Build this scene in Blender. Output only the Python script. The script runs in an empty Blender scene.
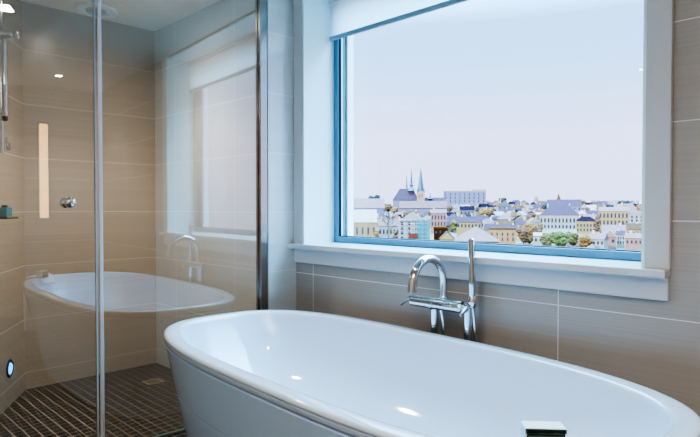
import bpy, bmesh, math, random
from mathutils import Vector, Matrix, noise

random.seed(7)
SC = bpy.context.scene
COL = SC.collection
PI = math.pi

# ------------------------------------------------------------------ helpers
def lin(c):
    return c / 12.92 if c <= 0.04045 else ((c + 0.055) / 1.055) ** 2.4

def rgb(r, g, b):
    return (lin(r / 255), lin(g / 255), lin(b / 255), 1.0)

def tag(o, label=None, cat=None, group=None, kind=None):
    if label: o['label'] = label
    if cat: o['category'] = cat
    if group: o['group'] = group
    if kind: o['kind'] = kind
    return o

def thing(name, label, cat, loc=(0, 0, 0), rz=0, group=None, kind=None):
    o = bpy.data.objects.new(name, None)
    o.empty_display_size = 0.1
    COL.objects.link(o)
    o.location = loc
    o.rotation_euler = (0, 0, rz)
    return tag(o, label, cat, group, kind)

def obj(name, bm, mats, parent=None, smooth=False, bevel=0, subsurf=0, autosmooth=None):
    me = bpy.data.meshes.new(name)
    bmesh.ops.recalc_face_normals(bm, faces=bm.faces)
    bm.to_mesh(me)
    bm.free()
    if not isinstance(mats, (list, tuple)): mats = [mats]
    for m in mats: me.materials.append(m)
    if smooth or autosmooth:
        for p in me.polygons: p.use_smooth = True
    if autosmooth:
        try: me.set_sharp_from_angle(angle=math.radians(autosmooth))
        except Exception: pass
    o = bpy.data.objects.new(name, me)
    COL.objects.link(o)
    if parent: o.parent = parent
    if bevel:
        md = o.modifiers.new('bevel', 'BEVEL'); md.width = bevel; md.segments = 2
        md.limit_method = 'ANGLE'; md.angle_limit = math.radians(40)
    if subsurf:
        md = o.modifiers.new('subsurf', 'SUBSURF'); md.levels = subsurf; md.render_levels = subsurf
    return o

def box(bm, x0, y0, z0, x1, y1, z1, mat=0):
    v = [bm.verts.new(p) for p in ((x0,y0,z0),(x1,y0,z0),(x1,y1,z0),(x0,y1,z0),(x0,y0,z1),(x1,y0,z1),(x1,y1,z1),(x0,y1,z1))]
    fs = [bm.faces.new([v[i] for i in f]) for f in ((0,3,2,1),(4,5,6,7),(0,1,5,4),(1,2,6,5),(2,3,7,6),(3,0,4,7))]
    for f in fs: f.material_index = mat
    return fs

def boxbm(*a):
    bm = bmesh.new(); box(bm, *a); return bm

def tube(bm, pts, radii, seg=16, caps=True, mat=0):
    """swept round tube through pts"""
    pts = [Vector(p) for p in pts]
    if not isinstance(radii, (list, tuple)): radii = [radii] * len(pts)
    rings = []
    up = None
    for i, p in enumerate(pts):
        if i == 0: d = pts[1] - pts[0]
        elif i == len(pts) - 1: d = pts[-1] - pts[-2]
        else: d = (pts[i + 1] - pts[i]).normalized() + (pts[i] - pts[i - 1]).normalized()
        d.normalize()
        if up is None:
            a = Vector((0, 0, 1)) if abs(d.z) < 0.9 else Vector((1, 0, 0))
            up = (a - d * a.dot(d)).normalized()
        else:
            up = (up - d * up.dot(d)).normalized()
        s = d.cross(up)
        rings.append([bm.verts.new(p + (up * math.cos(2 * PI * k / seg) + s * math.sin(2 * PI * k / seg)) * radii[i]) for k in range(seg)])
    for a, b in zip(rings, rings[1:]):
        for k in range(seg):
            f = bm.faces.new((a[k], a[(k + 1) % seg], b[(k + 1) % seg], b[k])); f.material_index = mat
    if caps:
        bm.faces.new(rings[0]).material_index = mat
        bm.faces.new(rings[-1]).material_index = mat

def lathe(bm, prof, seg=32, c=(0, 0, 0), mat=0, M=None):
    """prof: list of (r, z); closed at both ends with caps"""
    c = Vector(c)
    rings = []
    for r, z in prof:
        ring = []
        for k in range(seg):
            p = Vector((r * math.cos(2 * PI * k / seg), r * math.sin(2 * PI * k / seg), z))
            if M is not None: p = M @ p
            ring.append(bm.verts.new(p + c))
        rings.append(ring)
    for a, b in zip(rings, rings[1:]):
        for k in range(seg):
            bm.faces.new((a[k], a[(k + 1) % seg], b[(k + 1) % seg], b[k])).material_index = mat
    bm.faces.new(rings[0]).material_index = mat
    bm.faces.new(rings[-1]).material_index = mat

# ------------------------------------------------------------------ materials
def newmat(name):
    m = bpy.data.materials.new(name); m.use_nodes = True
    nt = m.node_tree
    b = nt.nodes['Principled BSDF']
    return m, nt, b

def plain(name, col, rough=0.5, metal=0.0, coat=0.0, var=0.0, vscale=20, emit=None, estr=0, spec=0.5):
    m, nt, b = newmat(name)
    b.inputs['Base Color'].default_value = col
    b.inputs['Roughness'].default_value = rough
    b.inputs['Metallic'].default_value = metal
    b.inputs['Coat Weight'].default_value = coat
    b.inputs['Specular IOR Level'].default_value = spec
    if var:
        n = nt.nodes.new('ShaderNodeTexNoise'); n.inputs['Scale'].default_value = vscale; n.inputs['Detail'].default_value = 4
        tc = nt.nodes.new('ShaderNodeTexCoord')
        mx = nt.nodes.new('ShaderNodeMix'); mx.data_type = 'RGBA'
        mx.inputs[6].default_value = tuple(c * (1 - var) for c in col[:3]) + (1,)
        mx.inputs[7].default_value = tuple(min(1, c * (1 + var)) for c in col[:3]) + (1,)
        nt.links.new(tc.outputs['Object'], n.inputs['Vector'])
        nt.links.new(n.outputs['Fac'], mx.inputs[0])
        nt.links.new(mx.outputs[2], b.inputs['Base Color'])
    if emit:
        b.inputs['Emission Color'].default_value = emit
        b.inputs['Emission Strength'].default_value = estr
    return m

def math_node(nt, op, a, b=None):
    n = nt.nodes.new('ShaderNodeMath'); n.operation = op
    for i, v in enumerate((a, b)):
        if v is None: continue
        if isinstance(v, (int, float)): n.inputs[i].default_value = v
        else: nt.links.new(v, n.inputs[i])
    return n.outputs[0]

def glassmat(name, f0, tint):
    m = bpy.data.materials.new(name); m.use_nodes = True
    nt = m.node_tree; nt.nodes.clear()
    out = nt.nodes.new('ShaderNodeOutputMaterial')
    tr = nt.nodes.new('ShaderNodeBsdfTransparent'); tr.inputs['Color'].default_value = tint
    gl = nt.nodes.new('ShaderNodeBsdfGlossy'); gl.inputs['Roughness'].default_value = 0.0; gl.inputs['Color'].default_value = (1, 1, 1, 1)
    lw = nt.nodes.new('ShaderNodeLayerWeight'); lw.inputs['Blend'].default_value = 0.5
    p = math_node(nt, 'POWER', lw.outputs['Facing'], 5.0)
    f = math_node(nt, 'ADD', math_node(nt, 'MULTIPLY', p, 1 - f0), f0)
    mx = nt.nodes.new('ShaderNodeMixShader')
    nt.links.new(f, mx.inputs[0]); nt.links.new(tr.outputs[0], mx.inputs[1]); nt.links.new(gl.outputs[0], mx.inputs[2])
    nt.links.new(mx.outputs[0], out.inputs['Surface'])
    return m

def tilemat(name, c1, c2, grout, tw, th, ou, ov, rough=0.25, grain=True, mortar=0.004):
    """stack-bonded tiles laid out in metres on the UV map, with fine horizontal linen grain"""
    m, nt, b = newmat(name)
    uv = nt.nodes.new('ShaderNodeUVMap')
    mp = nt.nodes.new('ShaderNodeMapping'); mp.inputs['Location'].default_value = (-ou, -ov, 0)
    nt.links.new(uv.outputs[0], mp.inputs['Vector'])
    br = nt.nodes.new('ShaderNodeTexBrick')
    br.offset = 0.0; br.squash = 1.0
    br.inputs['Scale'].default_value = 1.0
    br.inputs['Mortar Size'].default_value = mortar / 2
    br.inputs['Mortar Smooth'].default_value = 0.1
    br.inputs['Bias'].default_value = 0.0
    br.inputs['Brick Width'].default_value = tw
    br.inputs['Row Height'].default_value = th
    br.inputs['Mortar'].default_value = grout
    nt.links.new(mp.outputs[0], br.inputs['Vector'])
    if grain:
        mp2 = nt.nodes.new('ShaderNodeMapping'); mp2.inputs['Scale'].default_value = (.55, 120, 1)
        nt.links.new(uv.outputs[0], mp2.inputs['Vector'])
        n = nt.nodes.new('ShaderNodeTexNoise'); n.inputs['Scale'].default_value = 1.0; n.inputs['Detail'].default_value = 5; n.inputs['Roughness'].default_value = 0.6
        nt.links.new(mp2.outputs[0], n.inputs['Vector'])
        mp3 = nt.nodes.new('ShaderNodeMapping'); mp3.inputs['Scale'].default_value = (.3, 16, 1)
        nt.links.new(uv.outputs[0], mp3.inputs['Vector'])
        n2 = nt.nodes.new('ShaderNodeTexNoise'); n2.inputs['Scale'].default_value = 1.0; n2.inputs['Detail'].default_value = 3
        nt.links.new(mp3.outputs[0], n2.inputs['Vector'])
        s = math_node(nt, 'ADD', math_node(nt, 'MULTIPLY', n.outputs['Fac'], 0.65), math_node(nt, 'MULTIPLY', n2.outputs['Fac'], 0.35))
        rp = nt.nodes.new('ShaderNodeValToRGB')
        rp.color_ramp.elements[0].position = 0.2; rp.color_ramp.elements[0].color = c1
        rp.color_ramp.elements[1].position = 0.8; rp.color_ramp.elements[1].color = c2
        nt.links.new(s, rp.inputs[0])
        nt.links.new(rp.outputs[0], br.inputs['Color1']); nt.links.new(rp.outputs[0], br.inputs['Color2'])
    else:
        br.inputs['Color1'].default_value = c1; br.inputs['Color2'].default_value = c2
    nt.links.new(br.outputs['Color'], b.inputs['Base Color'])
    b.inputs['Roughness'].default_value = rough
    r = math_node(nt, 'ADD', math_node(nt, 'MULTIPLY', br.outputs['Fac'], 0.5), rough)
    nt.links.new(r, b.inputs['Roughness'])
    bp = nt.nodes.new('ShaderNodeBump'); bp.inputs['Strength'].default_value = 0.35; bp.inputs['Distance'].default_value = 0.002
    inv = math_node(nt, 'SUBTRACT', 1.0, br.outputs['Fac'])
    nt.links.new(inv, bp.inputs['Height']); nt.links.new(bp.outputs[0], b.inputs['Normal'])
    return m

TILE_A, TILE_B, GROUT = rgb(166, 158, 150), rgb(184, 177, 170), rgb(224, 221, 217)
ROW = 0.3333
ROW0 = 0.105
M_tile_win = tilemat('linen_tile_window_wall', TILE_A, TILE_B, GROUT, 1.435, ROW, 1.5 - 1.435, .088 - ROW)
M_tile_back = tilemat('linen_tile_shower', rgb(166, 152, 136), rgb(186, 173, 157), rgb(198, 187, 172), 1.435, ROW, 0.15, ROW0 - ROW)
M_tile_stub = tilemat('linen_tile_return_daylit', rgb(196, 200, 202), rgb(212, 215, 216), rgb(220, 218, 215), 0.7175, ROW, 0.3 - 0.7175, ROW0 - ROW, rough=.10)  # linen tile lightened and blued to stand in for window light
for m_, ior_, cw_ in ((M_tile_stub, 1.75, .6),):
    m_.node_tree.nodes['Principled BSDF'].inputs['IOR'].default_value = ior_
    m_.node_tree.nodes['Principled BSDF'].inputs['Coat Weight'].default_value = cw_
M_mosaic = tilemat('dark_mosaic', rgb(15, 12, 11), rgb(22, 18, 16), rgb(140, 127, 112), 0.051, 0.051, 0, 0, rough=0.4, grain=False, mortar=0.0076)
M_paint = plain('white_wall_paint', rgb(222, 218, 210), 0.6, var=0.02)
M_ceil = plain('ceiling_paint', rgb(238, 233, 224), 0.7, var=0.015)
M_trim = plain('shaded_white_trim_paint', rgb(206, 207, 209), 0.3, var=0.01, vscale=8)  # white paint greyed to stand in for shade on room-facing sides
M_reveal = plain('sky_tinted_reveal_paint', rgb(222, 250, 253), 0.35, var=0.01)  # white paint, its cyan tint standing in for skylight
M_alu = plain('blue_grey_aluminium', rgb(104, 146, 172), 0.35, metal=0.2)
M_gasket = plain('black_gasket', rgb(14, 18, 20), 0.6)
M_chrome = plain('chrome', (0.66, 0.69, 0.72, 1), 0.03, metal=1.0)
M_steel = plain('satin_steel', (0.42, 0.385, 0.37, 1), 0.22, metal=1.0)
M_seal = plain('silver_edge_strip', rgb(214, 216, 222), 0.3, metal=0.3)
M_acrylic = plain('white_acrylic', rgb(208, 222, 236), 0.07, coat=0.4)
M_skirt = plain('shade_tinted_skirt', rgb(196, 222, 250), 0.10, coat=0.3)  # white acrylic, blue tint imitates shade on the room side
M_glass = glassmat('shower_glass', 0.12, (0.985, 0.992, 0.988, 1))
M_gedge = plain('green_glass_edge', rgb(120, 175, 170), 0.1)
M_pane = glassmat('window_glass', 0.03, (0.97, 0.985, 0.99, 1))
M_black = plain('black_rubber', rgb(20, 20, 22), 0.5)
M_towel = plain('white_towel', rgb(240, 240, 240), 0.95, var=0.04, vscale=180)
M_dkgreen = plain('dark_green_glass', rgb(4, 40, 36), 0.06, coat=0.5)
M_teal = plain('teal_glass', rgb(0, 130, 150), 0.1, coat=0.4)
M_blue_led = plain('blue_led_lens', rgb(30, 90, 220), 0.2, emit=(.05, .45, 1, 1), estr=.7)
M_lamp = plain('lamp_lens', (1, 1, 1, 1), 0.3, emit=(1.0, 0.9, 0.76, 1), estr=14.0)
M_strip = plain('warm_strip_lens', (1, 1, 1, 1), 0.4, emit=(1.0, 0.58, 0.16, 1), estr=.95)
M_panel = plain('fill_panel_glow', (1, 1, 1, 1), 0.5, emit=(1.0, 0.95, 0.90, 1), estr=1.1)

def blindmat():
    m = bpy.data.materials.new('blind_fabric'); m.use_nodes = True
    nt = m.node_tree; nt.nodes.clear()
    out = nt.nodes.new('ShaderNodeOutputMaterial')
    d = nt.nodes.new('ShaderNodeBsdfDiffuse'); d.inputs['Color'].default_value = rgb(235, 240, 242)
    t = nt.nodes.new('ShaderNodeBsdfTranslucent'); t.inputs['Color'].default_value = (0.90, 0.98, 0.99, 1)  # cyan cast of the sky tinted into the fabric
    w = nt.nodes.new('ShaderNodeTexWave'); w.inputs['Scale'].default_value = 260; w.bands_direction = 'Z'
    tc = nt.nodes.new('ShaderNodeTexCoord'); nt.links.new(tc.outputs['Object'], w.inputs['Vector'])
    mx = nt.nodes.new('ShaderNodeMixShader')
    f = math_node(nt, 'ADD', math_node(nt, 'MULTIPLY', w.outputs['Fac'], 0.06), 0.84)
    nt.links.new(f, mx.inputs[0])
    nt.links.new(d.outputs[0], mx.inputs[1]); nt.links.new(t.outputs[0], mx.inputs[2])
    nt.links.new(mx.outputs[0], out.inputs['Surface'])
    return m
M_blind = blindmat()

# ------------------------------------------------------------------ camera
F_PX = 571.0
HORIZON = 207.0
CAM = Vector((3.924, -1.930, 1.135))
FWD = Vector((-math.sqrt(.5), math.sqrt(.5), 0))
RGT = Vector((math.sqrt(.5), math.sqrt(.5), 0))
cam_d = bpy.data.cameras.new('camera')
cam_d.sensor_width = 36.0
cam_d.lens = F_PX / 700 * 36.0
cam_d.clip_start = 0.05
cam_d.clip_end = 5000
cam = bpy.data.objects.new('camera', cam_d)
COL.objects.link(cam)
cam.location = CAM
cam.rotation_euler = (PI / 2 - math.atan((218.5 - HORIZON) / F_PX), 0, PI / 4)
SC.camera = cam

CEIL = 2.40
# ------------------------------------------------------------------ walls
def wall(name, quads, mat, u0=0.0, thick_mat=None):
    """quads: list of (p0, p1, z0, z1) vertical faces; UV in metres (u along the face from the wall's start)"""
    bm = bmesh.new()
    uvl = bm.loops.layers.uv.new('UVMap')
    for q in quads:
        (x0, y0), (x1, y1), z0, z1, us = q[:5]
        mi = q[5] if len(q) > 5 else 0
        L = math.hypot(x1 - x0, y1 - y0)
        vs = [bm.verts.new(p) for p in ((x0, y0, z0), (x1, y1, z0), (x1, y1, z1), (x0, y0, z1))]
        f = bm.faces.new(vs); f.material_index = mi
        for lp, (u, v) in zip(f.loops, ((us, z0), (us + L, z0), (us + L, z1), (us, z1))):
            lp[uvl].uv = (u, v)
    return bm

def struct(name, bm, mats, parent=None, **k):
    o = obj(name, bm, mats, parent, **k)
    if parent is None: o['kind'] = 'structure'
    return o

WX0, WX1 = 1.432, 3.250     # window opening
SX = 1.350                  # plane of the return between shower wall and window recess
WY = 0.20                   # window wall plane
FY = 0.415                  # front of the window frame
SILL = 0.925
HEAD = 2.385
XR = 5.30                   # right end wall of the room
YB = -3.40
BX, BY = 0.0, -0.858        # shower corner left
SLX = 1.235                 # slanted wall end
SLY = BY - 0.517 / 0.856 * SLX

def wallblock(bm, uvl, x0, y0, x1, y1, z0, z1, mi=0):
    """solid block with metre UVs on its vertical faces"""
    c = ((x0, y0), (x1, y0), (x1, y1), (x0, y1))
    v = [bm.verts.new((p[0], p[1], z)) for z in (z0, z1) for p in c]
    fs = []
    for k in range(4):
        a, b = k, (k + 1) % 4
        f = bm.faces.new((v[a], v[b], v[b + 4], v[a + 4])); fs.append(f)
    fs.append(bm.faces.new((v[3], v[2], v[1], v[0]))); fs.append(bm.faces.new(v[4:8]))
    for f in fs:
        f.material_index = mi
        ax = 0 if abs(f.calc_center_median().x - (x0 + x1) / 2) < 1e-4 else 1
        for lp in f.loops:
            lp[uvl].uv = (lp.vert.co[ax], lp.vert.co.z)

bm = bmesh.new(); uvl = bm.loops.layers.uv.new('UVMap')
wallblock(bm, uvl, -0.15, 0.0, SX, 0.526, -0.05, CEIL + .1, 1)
wallblock(bm, uvl, SX, WY, WX0, 0.526, -0.05, CEIL + .1, 0)
wallblock(bm, uvl, WX1, WY, XR + .15, 0.526, -0.05, CEIL + .1, 0)
wallblock(bm, uvl, WX0, WY, WX1, 0.526, -0.05, SILL - .03, 0)
wallblock(bm, uvl, WX0, WY, WX1, 0.526, HEAD, CEIL + .1, 0)
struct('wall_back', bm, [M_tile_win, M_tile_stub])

bm = bmesh.new(); uvl = bm.loops.layers.uv.new('UVMap')
wallblock(bm, uvl, -0.15, BY - .3, 0.0, 0.0, -0.05, CEIL + .1)
struct('wall_left', bm, M_tile_back)

# slanted shower wall
bm = bmesh.new(); uvl = bm.loops.layers.uv.new('UVMap')
n = Vector((-0.517, -0.856, 0)).normalized() * 0.12
a = Vector((BX, BY, 0)); b = Vector((SLX, SLY, 0))
L = (b - a).length
base = [a, b, b + n, a + n]
v = [bm.verts.new((p.x, p.y, z)) for z in (-0.05, CEIL + .1) for p in base]
uu = [0.4, 0.4 + L, 0.4 + L, 0.4]
for k in range(4):
    k2 = (k + 1) % 4
    f = bm.faces.new((v[k], v[k2], v[k2 + 4], v[k + 4]))
    for lp, (uq, vq) in zip(f.loops, ((uu[k], -0.05), (uu[k2], -0.05), (uu[k2], CEIL + .1), (uu[k], CEIL + .1))): lp[uvl].uv = (uq, vq)
bm.faces.new((v[3], v[2], v[1], v[0])); bm.faces.new(v[4:8])
struct('wall_slanted', bm, M_tile_back)

bm = bmesh.new(); uvl = bm.loops.layers.uv.new('UVMap')
wallblock(bm, uvl, SLX - .15, YB - .15, SLX, SLY, -0.05, CEIL + .1)
struct('wall_side', bm, M_tile_back)
bm = bmesh.new(); uvl = bm.loops.layers.uv.new('UVMap')
wallblock(bm, uvl, XR, YB - .15, XR + .15, WY, -0.05, CEIL + .1)
struct('wall_right', bm, M_tile_back)
bm = bmesh.new(); uvl = bm.loops.layers.uv.new('UVMap')
wallblock(bm, uvl, SLX, YB - .15, XR, YB, -0.05, CEIL + .1)
struct('wall_front', bm, M_paint)

# floor and ceiling
bm = bmesh.new(); uvl = bm.loops.layers.uv.new('UVMap')
fs = box(bm, -0.15, YB - .15, -0.1, XR + .15, 0.526, 0.0)
for f in fs:
    for lp in f.loops: lp[uvl].uv = (lp.vert.co.x, lp.vert.co.y)
struct('floor', bm, M_mosaic)
struct('ceiling', boxbm(-0.15, YB - .15, CEIL, XR + .15, 0.526, CEIL + .2), M_ceil)

# ------------------------------------------------------------------ window
win = thing('window_1', None, None, (0, 0, 0), kind='structure')
bm = bmesh.new()
obj('casing', boxbm(SX + .004, WY - .022, SILL, WX0, WY, HEAD + .012), M_trim, win, bevel=.003)
obj('casing', boxbm(WX1, WY - .022, SILL, WX1 + .080, WY, HEAD + .012), M_trim, win, bevel=.003)
obj('sill_board', boxbm(SX + .001, WY - .062, SILL - .028, WX1 + .078, FY, SILL), M_trim, win, bevel=.004)
obj('apron', boxbm(SX + .004, WY - .020, SILL - .108, WX1 + .076, WY, SILL - .028), M_trim, win, bevel=.003)
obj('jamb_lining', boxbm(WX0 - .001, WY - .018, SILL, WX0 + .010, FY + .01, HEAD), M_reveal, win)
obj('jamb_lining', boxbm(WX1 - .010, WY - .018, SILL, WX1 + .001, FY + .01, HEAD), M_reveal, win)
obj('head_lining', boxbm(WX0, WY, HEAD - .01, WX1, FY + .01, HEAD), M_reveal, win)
# aluminium frame
bm = bmesh.new()
fw = 0.035
fz0, fz1 = SILL, HEAD - .01
box(bm, WX0 + .01, FY, fz0, WX0 + .01 + fw, FY + .06, fz1)
box(bm, WX1 - .01 - fw, FY, fz0, WX1 - .01, FY + .06, fz1)
box(bm, WX0 + .01 + fw, FY, fz0, WX1 - .01 - fw, FY + .06, fz0 + fw)
box(bm, WX0 + .01 + fw, FY, fz1 - fw, WX1 - .01 - fw, FY + .06, fz1)
obj('window_frame', bm, M_alu, win, bevel=.003)
gx0, gx1, gz0, gz1 = WX0 + .01 + fw, WX1 - .01 - fw, fz0 + fw, fz1 - fw
bm = bmesh.new(); g = .007
box(bm, gx0, FY + .012, gz0, gx0 + g, FY + .022, gz1)
box(bm, gx1 - g, FY + .012, gz0, gx1, FY + .05, gz1)
box(bm, gx0 + g, FY + .012, gz0, gx1 - g, FY + .05, gz0 + .004)
box(bm, gx0 + g, FY + .012, gz1 - g, gx1 - g, FY + .05, gz1)
obj('gasket', bm, M_gasket, win)
bm = bmesh.new()
box(bm, gx0, FY + .037, gz0, gx0 + g, FY + .056, gz1)
obj('spacer', bm, plain('teal_spacer', rgb(60, 140, 145), .4), win)
bm = bmesh.new()
box(bm, gx0, FY + .0225, gz0, gx0 + g - .001, FY + .0365, gz1)
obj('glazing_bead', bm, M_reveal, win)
obj('pane', boxbm(gx0 + g, FY + .028, gz0 + .004, gx1 - g, FY + .036, gz1 - g), M_pane, win)
# outside reveal beyond the frame
bm = bmesh.new()
M_ext = plain('white_exterior_reveal', rgb(245, 246, 248), 0.6, var=.01)
box(bm, WX0 - .0, FY + .065, SILL - .03, WX0 + .062, .53, HEAD)
box(bm, WX1 - .062, FY + .065, SILL - .03, WX1, .53, HEAD)
box(bm, WX0 + .062, FY + .065, SILL - .03, WX1 - .062, .53, SILL + .012)
obj('outer_reveal', bm, M_ext, win)

# roller blind, half lowered
rb = thing('roller_blind', 'white translucent roller blind pulled partly down in the window', 'blind', (0, 0, HEAD - .05))
by = FY - .035
bm = boxbm(WX0 + .018, by, -(HEAD - .05) + 2.135, WX1 - .018, by + .002, 0.0)
obj('fabric', bm, M_blind, rb)
bm = bmesh.new()
box(bm, WX0 + .016, by - .008, -(HEAD - .05) + 2.110, WX1 - .016, by + .010, -(HEAD - .05) + 2.135)
obj('bottom_bar', bm, plain('blue_grey_bar', rgb(140, 170, 192), .4), rb, bevel=.004)
bm = bmesh.new()
tube(bm, [(WX0 + .012, by + .012, .012), (WX1 - .012, by + .012, .012)], .020, 20)
obj('roller_tube', bm, M_trim, rb, autosmooth=40)

# ------------------------------------------------------------------ shower enclosure
DELTA = math.radians(3.0)
GP = Vector((1.325, -0.02, 0))                 # where the fixed glass meets the wall
GD = Vector((-math.sin(DELTA), -math.cos(DELTA), 0))   # towards the room
GN = Vector((math.cos(DELTA), -math.sin(DELTA), 0))
GRZ = math.atan2(GD.y, GD.x)                   # local +x runs along the glass, local y = across
def mirror(p):
    p = Vector(p); d = (p - GP).dot(GN)
    return p - 2 * d * GN

def pane_bm(x0, x1, z0, z1, t=.008):
    bm = bmesh.new()
    fs = box(bm, x0, -t / 2, z0, x1, t / 2, z1)
    for f in fs:
        c = f.calc_center_median()
        f.material_index = 0 if abs(abs(c.y) - t / 2) < 1e-5 else 1
    return bm

PW = 0.865
screen = thing('shower_screen', 'fixed clear glass shower screen with metal wall channel beside the bathtub', 'shower screen', GP, GRZ)
obj('glass_pane', pane_bm(.004, PW, .012, CEIL - .006), [M_glass, M_gedge], screen)
bm = bmesh.new()
box(bm, -.018, -.024, .0, .030, -.005, CEIL - .001)
box(bm, -.018, .005, .0, .030, .024, CEIL - .001)
box(bm, -.018, -.005, .0, .003, .005, CEIL - .001)
obj('wall_channel', bm, M_steel, screen, bevel=.003)
obj('edge_strip', boxbm(PW, -.007, .012, PW + .017, .006, CEIL - .006), M_seal, screen, bevel=.003)
DW = (SLY + .0 - GP.y) / GD.y - .01
door = thing('shower_door', 'clear glass shower door with round chrome knob at the left', 'shower door', GP + GD * (PW + .026), GRZ)
DL = DW - (PW + .026)
obj('glass_pane', pane_bm(.008, DL, .015, CEIL - .006), [M_glass, M_gedge], door)
obj('edge_seal', boxbm(.0, -.005, .015, .008, .005, CEIL - .006), plain('clear_plastic_seal', rgb(170, 175, 182), .3), door)
bm = bmesh.new()
for s in (-1, 1):
    prof = [(.009, .004), (.009, .016), (.017, .019), (.024, .027), (.025, .036), (.022, .046), (.014, .053), (.004, .055)]
    M = Matrix.Rotation(-s * PI / 2, 4, 'X')
    lathe(bm, prof, 24, (0.122, 0, 1.155), 0, M)
obj('door_knob', bm, M_chrome, door, autosmooth=35)
for z in (.35, 2.05):
    bm = bmesh.new(); box(bm, DL - .06, -.012, z - .04, DL + .004, .012, z + .04)
    obj('hinge', bm, M_chrome, door, bevel=.003)

# low threshold under the glass
th = bmesh.new()
box(th, 0, -.018, 0, DW, .018, .010)
t = struct('trim_1', th, M_steel)
t.location = GP; t.rotation_euler = (0, 0, GRZ)

# floor drain
dr = thing('floor_drain', 'square steel floor drain set in the dark mosaic of the shower', 'drain', (.42, -.23, 0), 0)
bm = bmesh.new()
s = .054
box(bm, -s, -s, 0, s, -s + .014, .004); box(bm, -s, s - .014, 0, s, s, .004)
box(bm, -s, -s + .014, 0, -s + .014, s - .014, .004); box(bm, s - .014, -s + .014, 0, s, s - .014, .004)
obj('drain_frame', bm, plain('drain_frame', rgb(140, 126, 108), .6), dr)
bm = bmesh.new()
for k in range(7):
    y = -s + .017 + k * .0108
    box(bm, -s + .014, y, 0, s - .014, y + .0062, .0035)
obj('grate', bm, plain('drain_grate', rgb(126, 112, 94), .6), dr)

# ceiling fitting in the shower
cf = thing('ceiling_vent', 'round pale vent set in the shower ceiling', 'vent', (.168, -.474, CEIL))
bm = bmesh.new(); lathe(bm, [(.125, 0), (.125, -.008), (.117, -.014), (.085, -.014), (.080, -.006), (.02, -.006)], 40)
obj('vent_ring', bm, plain('vent_white', rgb(235, 235, 235), .4), cf, autosmooth=30)
bm = bmesh.new(); lathe(bm, [(.062, -.006), (.062, -.018), (.055, -.022), (.01, -.022)], 32)
obj('vent_cover', bm, plain('vent_grey', rgb(190, 192, 196), .4), cf, autosmooth=30)

# slanted-wall frame: origin at the corner, +x along the wall to the room, +y into the shower
SWZ = math.atan2(-0.517, 0.856)
def on_slant(tt, off=0.0, z=0.0):
    d = Vector((0.856, -0.517, 0)); nn = Vector((0.517, 0.856, 0))
    return Vector((BX, BY, z)) + d * tt + nn * off

rail = thing('shower_rail', 'chrome shower riser rail with sliding holder at the left edge of the shower', 'shower rail', on_slant(.535, 0, 0), SWZ)
bm = bmesh.new(); tube(bm, [(0, .05, 1.42), (0, .05, 2.22)], .010, 16)
obj('rail_tube', bm, M_chrome, rail, autosmooth=40)
for z in (1.44, 2.20):
    bm = bmesh.new(); lathe(bm, [(.018, 0), (.018, .006), (.009, .010), (.009, .05)], 20, (0, 0, z), 0, Matrix.Rotation(-PI / 2, 4, 'X'))
    obj('wall_bracket', bm, M_chrome, rail, autosmooth=35)
bm = bmesh.new()
tube(bm, [(0, .028, 2.045), (0, .040, 2.045), (0, .078, 2.045), (0, .112, 2.045)], [.022, .034, .028, .012], 20)
obj('slider', bm, M_chrome, rail, autosmooth=35)
bm = bmesh.new(); lathe(bm, [(.008, .0), (.020, .004), (.024, .014), (.022, .024), (.014, .030), (.004, .031)], 24, (0, .112, 2.045), 0, Matrix.Rotation(-PI / 2, 4, 'X'))
obj('slider_knob', bm, M_chrome, rail, autosmooth=35)
hs = thing('hand_shower', 'chrome hand shower hanging from the riser rail at the left edge', 'hand shower', on_slant(.535, .066, 0), SWZ)
bm = bmesh.new(); tube(bm, [(0, 0, 1.615), (0, 0, 1.625), (0, 0, 1.80), (0, 0, 1.97), (0, .002, 2.02)], [.010, .014, .015, .016, .013], 18)
obj('handle', bm, M_chrome, hs, autosmooth=40)
bm = bmesh.new(); lathe(bm, [(.009, 1.590), (.013, 1.594), (.013, 1.612), (.010, 1.6145)], 20)
obj('hose_collar', bm, M_gasket, hs, autosmooth=35)

mx = thing('shower_mixer', 'small chrome shower valve on the slanted shower wall below the hand shower', 'valve', on_slant(.475, 0, 1.462), SWZ)
bm = bmesh.new(); lathe(bm, [(.035, 0), (.035, .008), (.022, .012), (.022, .06), (.018, .066), (.003, .066)], 28, (0, 0, 0), 0, Matrix.Rotation(-PI / 2, 4, 'X'))
obj('valve_body', bm, M_chrome, mx, autosmooth=35)
obj('lever', boxbm(-.040, .045, -.022, .05, .062, .022), M_chrome, mx, bevel=.006)
obj('lever_pin', boxbm(-.002, .048, .022, .008, .058, .05), M_chrome, mx, bevel=.002)

sh = thing('shower_shelf', 'thin dark shelf on the slanted shower wall carrying a teal bottle', 'shelf', on_slant(.36, 0, 1.072), SWZ)
obj('shelf_board', boxbm(.09, 0.001, 0, .26, .10, .008), plain('dark_shelf', rgb(30, 34, 36), .25), sh, bevel=.002)
obj('shelf_lip', boxbm(.09, .098, .008, .26, .102, .014), M_chrome, sh)
bt = thing('toiletry_bottle', 'small square teal bottle standing on the shower shelf', 'bottle', on_slant(.515, .055, 1.0805), SWZ)
obj('bottle_body', boxbm(-.045, -.022, 0, .04, .022, .052), M_teal, bt, bevel=.006)
obj('bottle_cap', boxbm(-.018, -.014, .052, .013, .014, .064), plain('dark_teal_cap', rgb(8, 50, 60), .3), bt, bevel=.003)

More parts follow.
